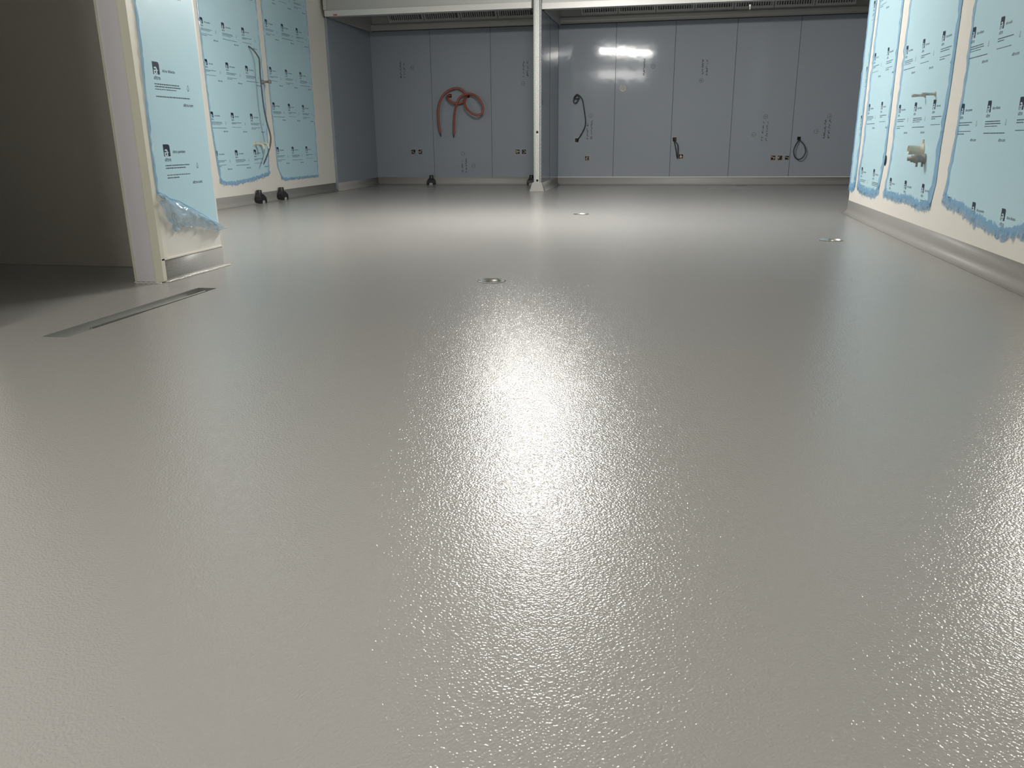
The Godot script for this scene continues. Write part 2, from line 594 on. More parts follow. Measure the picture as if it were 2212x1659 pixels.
# ---------------------------------------------------------------- wall pieces
func panel_with_holes(st: SurfaceTool, x0: float, x1: float, y0: float, y1: float, z: float, depth: float, holes: Array) -> void:
	# upright panel facing +Z with rectangular openings; holes: Rect2(x, y, w, h)
	var xs := [x0, x1]
	var ys := [y0, y1]
	for h in holes:
		xs.append_array([h.position.x, h.end.x]); ys.append_array([h.position.y, h.end.y])
	xs.sort()
	ys.sort()
	for i in xs.size() - 1:
		for j in ys.size() - 1:
			var mid := Vector2((xs[i] + xs[i + 1]) / 2, (ys[j] + ys[j + 1]) / 2)
			var skip := false
			for h in holes: skip = skip or h.has_point(mid)
			if skip: continue
			quad(st, Vector3(xs[i], ys[j], z), Vector3(xs[i + 1], ys[j], z), Vector3(xs[i + 1], ys[j + 1], z), Vector3(xs[i], ys[j + 1], z), Vector3.BACK)
	for h in holes:
		var a := Vector3(h.position.x, h.position.y, z)
		var b := Vector3(h.end.x, h.position.y, z)
		var c := Vector3(h.end.x, h.end.y, z)
		var d := Vector3(h.position.x, h.end.y, z)
		var k := Vector3(0, 0, -depth)
		quad(st, a, b, b + k, a + k, Vector3.UP)
		quad(st, d, c, c + k, d + k, Vector3.DOWN)
		quad(st, a, d, d + k, a + k, Vector3.RIGHT)
		quad(st, b, c, c + k, b + k, Vector3.LEFT)
	var k := Vector3(0, 0, -depth)
	quad(st, Vector3(x0, y0, z), Vector3(x0, y1, z), Vector3(x0, y1, z) + k, Vector3(x0, y0, z) + k, Vector3.LEFT)
	quad(st, Vector3(x1, y0, z), Vector3(x1, y1, z), Vector3(x1, y1, z) + k, Vector3(x1, y0, z) + k, Vector3.RIGHT)
	quad(st, Vector3(x0, y1, z), Vector3(x1, y1, z), Vector3(x1, y1, z) + k, Vector3(x0, y1, z) + k, Vector3.UP)

func back_box(x: float, y: float, s: float, inside: Material, label: String, group: String, wires := true) -> void:
	# open metal box let into the panel
	var t := thing("back_box", Vector3(x, y, ZB - 0.034), label, "socket box", group)
	var h := s / 2
	var st := start()
	box(st, Vector3(-h, -h, 0), Vector3(h, h, 0.003))
	build(st, "base_plate", mats.black, t)
	st = start()
	var w := 0.004
	for e in [[Vector3(-h, -h, 0.003), Vector3(h, -h + w, 0.036)], [Vector3(-h, h - w, 0.003), Vector3(h, h, 0.036)], [Vector3(-h, -h + w, 0.003), Vector3(-h + w, h - w, 0.036)], [Vector3(h - w, -h + w, 0.003), Vector3(h, h - w, 0.036)]]: box(st, e[0], e[1])
	build(st, "side_walls", inside, t)
	if wires:
		st = start(false)
		rng.seed = int(abs(x * 1000)) + 3
		var p := [Vector3(-h * 0.3, h * 0.6, 0.004)]
		for i in 5: p.append(Vector3(rng.randf_range(-0.55, 0.55) * s * 0.7, lerpf(h * 0.4, -h * 0.5, i / 4.0), rng.randf_range(0.014, 0.034)))
		tube(st, smooth_path(p, 4), 0.0034, 6)
		build(st, "wire_tail", mats.ivory if inside != mats.copper else mats.cap, t)

func scribble(parent: Node, at: Vector3, u: Vector3, v: Vector3, n: Vector3, len: float, rows: int, sd: int) -> void:
	# a handwritten note in pencil: u along the writing, v up the letters
	rng.seed = sd
	var st := start()
	for r in rows:
		var x := 0.0
		var end := len * rng.randf_range(0.7, 1.0)
		var base := -r * 0.055
		var last := Vector2(0, base)
		while x < end:
			if rng.randf() < 0.07:
				x += 0.016
				last = Vector2(x, base)
				continue
			var q := Vector2(x, base + rng.randf_range(0.0, 0.026))
			stroke(st, at, u, v, n, last, q, 0.0027)
			last = q
			x += rng.randf_range(0.003, 0.010)
	build(st, "pencil_note", mats.pencil, parent)

func circled_mark(parent: Node, at: Vector3, u: Vector3, v: Vector3, n: Vector3, r: float, sd: int) -> void:
	rng.seed = sd
	var st := start()
	for i in 18:
		var a := TAU * i / 18.0
		var b := TAU * (i + 1) / 18.0
		stroke(st, at, u, v, n, Vector2(cos(a), sin(a)) * r, Vector2(cos(b), sin(b)) * r, 0.0016)
	var p := Vector2(-r * 0.3, -r * 0.4)
	for i in 4:
		var q := Vector2(rng.randf_range(-0.4, 0.4), rng.randf_range(-0.5, 0.5)) * r
		stroke(st, at, u, v, n, p, q, 0.0016)
		p = q
	build(st, "pencil_mark", mats.pencil, parent)

func stroke(st: SurfaceTool, at: Vector3, u: Vector3, v: Vector3, n: Vector3, a: Vector2, b: Vector2, w: float) -> void:
	var d := (b - a).normalized()
	var s := Vector2(-d.y, d.x) * w
	var f := func(p: Vector2) -> Vector3: return at + u * p.x + v * p.y + n * 0.0009
	quad(st, f.call(a - s), f.call(b - s), f.call(b + s), f.call(a + s), n)

func cable(called: String, pts: Array, r: float, m: Material, label: String, category := "cable", group := "") -> Node3D:
	var o := pts[0] as Vector3
	var t := thing(called, o, label, category, group)
	var p := []
	for q in pts: p.append(q - o)
	var st := start(false)
	tube(st, smooth_path(p, 6), r, 8)
	build(st, "sheath", m, t)
	# bared end
	var e: Vector3 = p[-1]
	var d: Vector3 = (p[-1] - p[-2]).normalized()
	st = start(false)
	tube(st, [e - d * 0.004, e + d * 0.012, e + d * 0.024], r * 0.55, 6)
	build(st, "cut_end", mats.black, t)
	return t

func pipe_fitting(at: Vector3, n: Vector3, label: String) -> void:
	# black plastic waste fitting standing out of the foot of the wall: spigot, shoulder, open-fronted body
	var t := thing("waste_fitting", at, label, "pipe fitting", "black waste fittings at the foot of the walls")
	var side := n.cross(Vector3.UP)
	var st := start(false)
	lathe(st, Vector3(0, 0.080, 0), Vector3.UP, [[0.0, 0.03], [0.050, 0.028], [0.055, 0.025], [0.055, 0.0]], 16)
	build(st, "spigot", mats.black_plastic, t)
	var blk := func(w0: float, w1: float, y0: float, y1: float, d0: float, d1: float) -> SurfaceTool:
		var s := start()
		var rings := []
		for q in [[y0, w0, d0], [y1, w1, d1]]:
			rings.append([side * -q[1] + n * -0.02 + Vector3(0, q[0], 0), side * q[1] + n * -0.02 + Vector3(0, q[0], 0), side * q[1] + n * q[2] + Vector3(0, q[0], 0), side * -q[1] + n * q[2] + Vector3(0, q[0], 0)])
		loft(s, rings)
		return s
	build(blk.call(0.050, 0.032, 0.062, 0.092, 0.045, 0.030), "shoulder", mats.grey_plastic if false else mats.black_plastic, t)
	build(blk.call(0.058, 0.055, 0.030, 0.064, 0.052, 0.048), "body", mats.black_plastic, t)
	for s in [-1.0, 1.0]:
		st = start()
		var c: Vector3 = side * (s * 0.046)
		loft(st, [[c + side * -0.012 + n * -0.02, c + side * 0.012 + n * -0.02, c + side * 0.012 + n * 0.050, c + side * -0.012 + n * 0.050],
			[c + side * -0.014 + n * -0.02 + Vector3(0, 0.032, 0), c + side * 0.014 + n * -0.02 + Vector3(0, 0.032, 0), c + side * 0.014 + n * 0.052 + Vector3(0, 0.032, 0), c + side * -0.014 + n * 0.052 + Vector3(0, 0.032, 0)]])
		build(st, "foot", mats.black_plastic, t)
	st = start(false)
	lathe(st, n * 0.028 + Vector3(0, 0.008, 0), n, [[0.0, 0.030], [0.012, 0.030], [0.022, 0.024], [0.024, 0.0]], 16)
	build(st, "vinyl_mound", mats.cove, t)

func batten(at: Vector3, turn: float, length: float, energy: float, glow: float, label: String) -> void:
	# LED batten hung on two rods below the ceiling, its diffuser facing down
	var t := thing("batten_light", at, label, "light", "LED battens hung from the ceiling")
	t.rotation.y = turn
	var h := length / 2
	var st := start()
	bevel_box(st, Vector3(-0.035, 0.03, -h), Vector3(0.035, 0.075, h), 0.008)
	build(st, "housing", mats.hood_lip, t)
	var m := StandardMaterial3D.new()
	m.albedo_color = Color(0.9, 0.9, 0.88)
	m.emission_enabled = true
	m.emission = LAMP
	m.emission_energy_multiplier = glow
	st = start()
	var ring := []
	for z in [-h + 0.01, h - 0.01]:
		ring.append([Vector3(-0.045, 0.03, z), Vector3(-0.045, 0.005, z), Vector3(-0.022, -0.030, z), Vector3(0.022, -0.030, z), Vector3(0.045, 0.005, z), Vector3(0.045, 0.03, z)])
	loft(st, ring)
	build(st, "diffuser", m, t)
	for s in [-1.0, 1.0]:
		st = start(false)
		tube(st, [Vector3(0, 0.07, s * h * 0.7), Vector3(0, TOP - at.y, s * h * 0.7)], 0.004, 6)
		build(st, "hanger_rod", mats.steel, t)
	for k in 3:                 # one lamp before each glowing face of the diffuser
		var a: float = [-1.0, 0.0, 1.0][k] * deg_to_rad(62.0)
		var l := AreaLight3D.new()
		l.area_size = Vector2(0.05, length - 0.02)
		l.light_energy = energy * [0.46, 0.15, 0.46][k]
		l.light_color = LAMP
		l.shadow_enabled = true
		l.area_range = 30.0
		l.area_attenuation = 2.0
		l.name = "lamp"
		t.add_child(l, true)
		l.position = Vector3(sin(a) * 0.052, -0.003 - cos(a) * 0.036, 0)
		l.basis = Basis(Vector3(0, 0, 1), a) * Basis(Vector3(1, 0, 0), -PI / 2)

# ================================================================ the scene
func _ready() -> void:
	rng.seed = 4242
	# camera
	var pitch := 0.29812495
	var yaw := -0.19924441
	var roll := 0.01019134
	var fwd0 := Vector3(sin(yaw), 0, -cos(yaw))
	var right0 := Vector3(cos(yaw), 0, sin(yaw))
	cam_fwd = fwd0 * cos(pitch) - Vector3.UP * sin(pitch)
	var down := -Vector3.UP * cos(pitch) - fwd0 * sin(pitch)
	cam_right = right0 * cos(roll) + down * sin(roll)
	cam_down = down * cos(roll) - right0 * sin(roll)
	var cam := Camera3D.new()
	cam.name = "camera"
	cam.transform = Transform3D(Basis(cam_right, -cam_down, -cam_fwd), EYE)
	cam.fov = rad_to_deg(2.0 * atan(H / 2.0 / FOCAL))
	cam.near = 0.05
	cam.far = 60.0
	add_child(cam)
	cam.current = true
	# environment: a closed room, so the sky adds nothing
	var env := Environment.new()
	env.background_mode = Environment.BG_COLOR
	env.background_color = Color(0.02, 0.02, 0.022)
	env.tonemap_mode = Environment.TONE_MAPPER_LINEAR
	env.tonemap_exposure = 1.0
	env.sdfgi_enabled = true
	env.ssao_enabled = true
	env.ssil_enabled = true
	var we := WorldEnvironment.new()
	we.environment = env
	add_child(we)
	make_materials()
	make_blocks()
	# lamps
	batten(Vector3(-1.08, 2.22, -6.35), 0.85, 1.25, 17.5, 18.0, "LED batten hung over the middle of the floor, before the steel post")
	batten(Vector3(3.1, 2.2, -6.3), 0.0, 1.5, 13.0, 16.0, "LED batten hung in the side room behind the right wall")
	batten(Vector3(-1.62, 2.3, 0.6), 1.0, 1.5, 8.2, 14.0, "LED batten hung beside the left wall near the doorway")

	build_shell()
	build_back()
	build_hoods()
	build_films()
	build_fittings()

func solid(called: String, lo: Vector3, hi: Vector3, m: Material) -> MeshInstance3D:
	var st := start()
	box(st, lo, hi)
	return structure(st, called, m)

func build_shell() -> void:
	# floor with the drains let into it
	floor_node = CSGCombiner3D.new()
	floor_node.name = "floor"
	floor_node.set_meta("kind", "structure")
	floor_node.material_override = mats.floor
	add_child(floor_node)
	var slab := CSGBox3D.new()
	slab.name = "slab"
	slab.size = Vector3(11.2, 0.2, 17.7)
	slab.position = Vector3(-0.8, -0.1, -3.1)
	slab.material = mats.floor
	floor_node.add_child(slab)
	channel_drain(Vector2(-2.072, -3.19), Vector2(-1.974, -2.25), "long open stainless channel drain in the floor beside the doorway", 0.034)
	channel_drain(Vector2(0.41, -10.72), Vector2(1.26, -10.64), "slim channel drain under the right-hand hood, before the double boxes", 0.04)
	channel_drain(Vector2(-4.22, -10.67), Vector2(-3.20, -10.59), "slim channel drain under the hood in the bay with orange conduits", 0.04)
	channel_drain(Vector2(1.95, -10.48), Vector2(2.25, -10.40), "short slim channel drain in the corner behind the right wall", 0.04)
	round_drain(Vector3(-0.805, 0, -3.54), 0.064, "round steel floor drain in the open floor near the doorway")
	round_drain(Vector3(0.966, 0, -5.29), 0.069, "round steel floor drain close to the right wall")
	round_drain(Vector3(-0.78, 0, -6.93), 0.064, "round steel floor drain in the bright floor before the steel post")
	round_drain(Vector3(0.854, 0, -11.28), 0.066, "round steel floor drain at the foot of the grey back wall")

	solid("ceiling", Vector3(-6.4, TOP, -11.9), Vector3(4.8, TOP + 0.15, 5.7), mats.ceiling)
	# white walls
	solid("wall_left", Vector3(XL - 0.14, 0, ZF), Vector3(XL, TOP, -3.81), mats.white_wall)
	solid("wall_right", Vector3(XR, 0, -7.3), Vector3(XR + 0.12, TOP, -3.45), mats.white_wall)
	# short wall by the doorway with its lined end
	var nib := solid("wall_doorway", Vector3(XN - 0.13, 0, -3.81), Vector3(XN, TOP, -3.295), mats.white_wall)
	var st := start()
	prism(st, [Vector2(XN - 0.118, -3.296), Vector2(XN - 0.020, -3.296), Vector2(XN - 0.020, -3.262), Vector2(XN - 0.118, -3.262)], 0.006, TOP)
	build(st, "end_lining", mats.jamb, nib)
	st = start()
	prism(st, [Vector2(XN - 0.021, -3.297), Vector2(XN + 0.006, -3.310), Vector2(XN + 0.006, -3.284), Vector2(XN - 0.014, -3.256), Vector2(XN - 0.021, -3.256)], 0.004, TOP)
	build(st, "corner_trim", mats.jamb_trim, nib)
	st = start()
	prism(st, [Vector2(XN - 0.136, -3.310), Vector2(XN - 0.117, -3.297), Vector2(XN - 0.117, -3.256), Vector2(XN - 0.124, -3.256), Vector2(XN - 0.136, -3.272)], 0.006, TOP)
	build(st, "corner_trim", mats.jamb_trim, nib)
	st = start()
	prism(st, [Vector2(XN + 0.0, -3.345), Vector2(XN + 0.0022, -3.345), Vector2(XN + 0.0022, -3.312), Vector2(XN + 0.0, -3.312)], 0.11, TOP)
	build(st, "edge_strip", mats.cap, nib)
	st = start(false)
	var bead := []
	for i in 15: bead.append(Vector3(lerpf(XN - 0.13, XN + 0.012, i / 14.0), 0.002 + 0.0015 * sin(i * 2.3), -3.254 - 0.002 * cos(i * 1.9)))
	tube(st, bead, 0.004, 6)
	build(st, "sealant_bead", mats.silicone, nib)
	# room beyond the doorway
	solid("wall_beyond_doorway", Vector3(-6.2, 0.003, -3.81), Vector3(XN - 0.13, TOP, -3.69), mats.white_wall)
	solid("wall_side_room_left", Vector3(-6.3, 0, -3.81), Vector3(-6.2, TOP, 0.5), mats.white_wall)
	solid("wall_side_room_front", Vector3(-6.3, 0, 0.5), Vector3(XN - 0.13, TOP, 0.6), mats.white_wall)
	# rest of the building shell, out of the picture
	solid("wall_near_left", Vector3(XN - 0.13, 0, -2.28), Vector3(XN, TOP, 5.5), mats.white_wall)
	solid("wall_front", Vector3(XN - 0.13, 0, 5.5), Vector3(4.7, TOP, 5.6), mats.white_wall)
	solid("wall_far_right", Vector3(4.6, 0, -7.4), Vector3(4.7, TOP, 5.5), mats.white_wall)
	solid("wall_right_return", Vector3(XR + 0.12, 0, -7.42), Vector3(4.6, TOP, -7.3), mats.white_wall)
	solid("wall_back_right", Vector3(2.3, 0, ZB), Vector3(2.42, TOP, -7.42), mats.grey_panel)
	# turned-up floor edges
	cove("baseboard_left", Vector3(XL, 0, ZF), Vector3(XL, 0, -3.82), Vector3.RIGHT, 0.102, false)
	cove("baseboard_left_alcove", Vector3(XL + 0.035, 0, ZB), Vector3(XL + 0.035, 0, ZF), Vector3.RIGHT, 0.102, false)
	cove("baseboard_right", Vector3(XR, 0, -7.3), Vector3(XR, 0, -3.45), Vector3.LEFT, 0.102, false)
	var b := cove("baseboard_doorway", Vector3(XN, 0, -3.81), Vector3(XN, 0, -3.29), Vector3.RIGHT, 0.104, true, 0.012)
	cove("baseboard_back", Vector3(XL, 0, ZB), Vector3(-1.72, 0, ZB), Vector3.BACK, 0.105, false)
	cove("baseboard_back_right", Vector3(-1.635, 0, ZB), Vector3(2.3, 0, ZB), Vector3.BACK, 0.105)
	cove("baseboard_partition", Vector3(-1.635, 0, ZB), Vector3(-1.635, 0, ZF - 0.02), Vector3.RIGHT, 0.100, false)
	# rough sealant line along the foot of the short wall
	st = start(false)
	rng.seed = 99
	bead = []
	for i in 40: bead.append(Vector3(XN + 0.022 + rng.randf_range(-0.005, 0.005), 0.002 + rng.randf_range(0.0, 0.002), lerpf(-3.83, -3.285, i / 39.0)))
	tube(st, bead, 0.0042, 6)
	build(st, "sealant_bead", mats.silicone, b)

func build_back() -> void:
	# grey-blue boards on the back wall, joint by joint
	var st := start()
	box(st, Vector3(XL - 0.14, 0, ZB - 0.20), Vector3(2.42, TOP, ZB - 0.036))
	var back := structure(st, "wall_back", mats.joint)
	var joints := [[XL + 0.03, -3.435, -2.578, -1.722], [-1.635, -0.861, -0.089, 0.690, 1.472, 2.30]]
	var boxes := [[-3.744, 0.460, 0.070], [-3.639, 0.4595, 0.070], [-2.208, 0.450, 0.070], [-2.115, 0.4495, 0.070],
		[-1.2245, 0.3567, 0.064], [0.056, 0.374, 0.064], [1.260, 0.3495, 0.064], [1.349, 0.349, 0.064], [1.437, 0.3485, 0.056],
		[-1.370, 0.598, 0.064], [-0.040, 0.598, 0.064], [1.567, 0.594, 0.045], [-3.168, 1.213, 0.060], [-2.908, 1.208, 0.060]]
	for bay in joints:
		for i in bay.size() - 1:
			var x0: float = bay[i] + 0.0022
			var x1: float = bay[i + 1] - 0.0022
			var holes := []
			for q in boxes:
				if q[0] > x0 and q[0] < x1: holes.append(Rect2(q[0] - q[2] / 2, q[1] - q[2] / 2, q[2], q[2]))
			st = start()
			panel_with_holes(st, x0, x1, 0.0, 2.075, ZB, 0.036, holes)
			build(st, "panel", mats.grey_panel, back)
	# side of the left bay, lined with the same board
	st = start()
	box(st, Vector3(XL - 0.14, 0, ZB), Vector3(XL, TOP, ZF))
	var alcove := structure(st, "wall_left_alcove", mats.white_wall)
	for z in [[ZB + 0.002, ZB + 0.735], [ZB + 0.739, ZF - 0.002]]:
		st = start()
		box(st, Vector3(XL, 0.0, z[0]), Vector3(XL + 0.035, 2.075, z[1]))
		build(st, "panel", mats.grey_panel, alcove)
	st = start()
	box(st, Vector3(XL + 0.001, 2.0755, ZB + 0.002), Vector3(XL + 0.045, 2.092, ZF - 0.002))
	build(st, "top_seal", mats.black, alcove)
	# dividing wall that ends in the steel post
	st = start()
	box(st, Vector3(-1.722, 0, ZB), Vector3(-1.635, 2.12, ZF - 0.03))
	var part := structure(st, "wall_partition", mats.grey_panel)
	st = start()
	box(st, Vector3(-1.6352, 0.10, ZB + 0.76), Vector3(-1.6325, 2.07, ZB + 0.764))
	build(st, "joint_strip", mats.joint, part)
	# pencil notes on the boards
	var up := Vector3.UP
	var rt := Vector3.RIGHT
	var f := Vector3.BACK
	for q in [[868, 168, 0.26, 2, 1, 850], [1133, 165, 0.26, 2, 2, 0], [1001, 372, 0.20, 2, 3, 0], [1271, 300, 0.27, 2, 4, 0], [1393, 162, 0.24, 1, 5, 0], [1519, 162, 0.26, 2, 6, 0], [1648, 304, 0.26, 2, 7, 0], [1782, 298, 0.24, 2, 8, 0]]:
		var p := on_z(q[0], q[1], ZB)
		scribble(back, p, up, Vector3.LEFT, f, q[2], q[3], 300 + q[4])
	for q in [[890, 147], [1130, 180], [1000, 332], [1023, 358], [1276, 250], [1411, 143], [1515, 174], [1654, 252], [1628, 291], [1792, 251], [1763, 284]]:
		circled_mark(back, on_z(q[0], q[1], ZB), up, Vector3.LEFT, f, 0.026, int(q[0]))
	# galvanised end post
	var t := thing("steel_post", Vector3(-1.678, 0, ZF), "galvanised steel post with bolt holes ending the dividing wall", "post")
	st = start()
	box(st, Vector3(-0.030, 0.10, -0.012), Vector3(0.026, TOP, -0.004))
	var web := build(st, "web", mats.galvanised, t)
	st = start()
	prism(st, [Vector2(-0.046, -0.030), Vector2(-0.031, -0.030), Vector2(-0.031, 0.0), Vector2(-0.034, 0.004), Vector2(-0.042, 0.004), Vector2(-0.046, 0.0)], 0.10, TOP)
	build(st, "flange", mats.galvanised, t)
	st = start()
	prism(st, [Vector2(0.034, -0.030), Vector2(0.046, -0.030), Vector2(0.046, 0.0), Vector2(0.043, 0.004), Vector2(0.037, 0.004), Vector2(0.034, 0.0)], 0.10, TOP)
	build(st, "flange", mats.galvanised, t)
	st = start()
	box(st, Vector3(0.026, 0.10, -0.030), Vector3(0.034, TOP, -0.024))
	build(st, "groove", mats.black, t)
	for y in [0.128, 0.700]:
		st = start(false)
		lathe(st, Vector3(-0.003, y, -0.0042), Vector3.BACK, [[0.0, 0.015], [0.0012, 0.015], [0.0012, 0.0]], 18)
		build(st, "bolt_hole", mats.black, web)
	st = start()
	box(st, Vector3(-0.031, 1.545, -0.0045), Vector3(0.027, 1.549, -0.003))
	build(st, "splice_line", mats.steel_rough, t)
	st = start()
	loft(st, [[Vector3(-0.092, 0.001, -0.05), Vector3(0.090, 0.001, -0.05), Vector3(0.090, 0.001, 0.045), Vector3(-0.092, 0.001, 0.045)],
		[Vector3(-0.060, 0.106, -0.03), Vector3(0.054, 0.106, -0.03), Vector3(0.054, 0.106, 0.010), Vector3(-0.060, 0.106, 0.010)]])
	build(st, "vinyl_boot", mats.cove, t)

func build_hoods() -> void:
	for k in 2:
		var x0: float = [-4.285, -1.628][k]
		var x1: float = [-1.735, 2.285][k]
		var zf: float = [-9.93, -10.05][k]
		var label: String = ["extract hood with slotted filters over the bay with orange conduits", "long extract hood with slotted filters over the wall with black cables"][k]
		var t := thing("extract_hood", Vector3((x0 + x1) / 2, 2.07, (zf + ZB) / 2), label, "hood")
		var w := (x1 - x0) / 2
		var d := (zf - ZB) / 2
		var st := start()
		box(st, Vector3(-w, 0.066, d - 0.03), Vector3(w, TOP - 2.075, d - 0.012))
		build(st, "front_panel", mats.hood, t)
		st = start()
		box(st, Vector3(-w, 0.0, d - 0.035), Vector3(w, 0.064, d))
		build(st, "front_lip", mats.hood_lip, t)
		st = start()
		box(st, Vector3(-w, 0.0, d - 0.12), Vector3(w, 0.006, d - 0.036))
		build(st, "gutter", mats.hood, t)
		for s in [-1.0, 1.0]:
			st = start()
			box(st, Vector3(s * w - (0.02 if s > 0 else 0.0), 0.0, -d), Vector3(s * w + (0.02 if s < 0 else 0.0), TOP - 2.075, d - 0.04))
			build(st, "end_panel", mats.hood, t)
		st = start()
		box(st, Vector3(-w + 0.02, 0.012, -d + 0.01), Vector3(w - 0.02, 0.085, -d + 0.05))
		build(st, "rear_fascia", mats.hood, t)
		st = start()
		box(st, Vector3(-w + 0.02, 0.09, -d + 0.002), Vector3(w - 0.02, 0.6, -d + 0.01))
		build(st, "rear_panel", mats.hood, t)
		st = start()
		box(st, Vector3(-w + 0.02, 0.6, -d + 0.01), Vector3(w - 0.02, 0.61, d - 0.04))
		build(st, "top_panel", mats.hood, t)
		# bank of baffle filters leaning forward above the fascia
		var n := int(round((2 * w - 0.5) / 0.5))
		var fw := (2 * w - 0.5) / n
		for i in n:
			st = start()
			var a := -w + 0.30 + i * fw
			var y0 := 0.125
			var z0 := -d + 0.06
			var y1 := 0.52
			var z1 := -d + 0.42
			var dir := Vector3(0, y1 - y0, z1 - z0).normalized()
			var out := Vector3(0, -dir.z, dir.y)
			var slat := func(xa: float, xb: float, s0: float, s1: float, th: float) -> void:
				var p := Vector3(0, y0, z0)
				var r := []
				for s in [s0, s1]:
					var c: Vector3 = p + dir * s
					r.append([Vector3(xa, 0, 0) + c, Vector3(xb, 0, 0) + c, Vector3(xb, 0, 0) + c + out * th, Vector3(xa, 0, 0) + c + out * th])
				loft(st, r)
			slat.call(a + 0.005, a + fw - 0.005, 0.0, 0.035, 0.03)
			slat.call(a + 0.005, a + fw - 0.005, 0.49, 0.525, 0.03)
			slat.call(a + 0.005, a + 0.03, 0.035, 0.49, 0.03)
			slat.call(a + fw - 0.03, a + fw - 0.005, 0.035, 0.49, 0.03)
			var x := a + 0.045
			while x < a + fw - 0.05:
				slat.call(x, x + 0.012, 0.035, 0.49, 0.045)
				x += 0.030
			build(st, "baffle_filter", mats.filter, t)
		if k == 0:
			st = start()
			box(st, Vector3(-w - 0.008, 0.07, d - 0.01), Vector3(-w + 0.034, TOP - 2.08, d + 0.006))
			build(st, "end_bracket", mats.galvanised, t)
			st = start()
			box(st, Vector3(-w + 0.115, 0.004, d), Vector3(-w + 0.165, 0.022, d + 0.004))
			tag(build(st, "corner_tag", mats.pink_tag, t), "small red tag on the hood's lip", "")
		else:
			st = start(false)
			var at := on_z(1621, 8, zf - 0.25)
			lathe(st, at - t.position + Vector3(0, 0.10, 0), Vector3.DOWN, [[0.0, 0.012], [0.08, 0.012], [0.085, 0.02], [0.12, 0.022], [0.15, 0.012], [0.17, 0.009], [0.17, 0.0]], 14)
			build(st, "spray_nozzle", mats.steel, t)

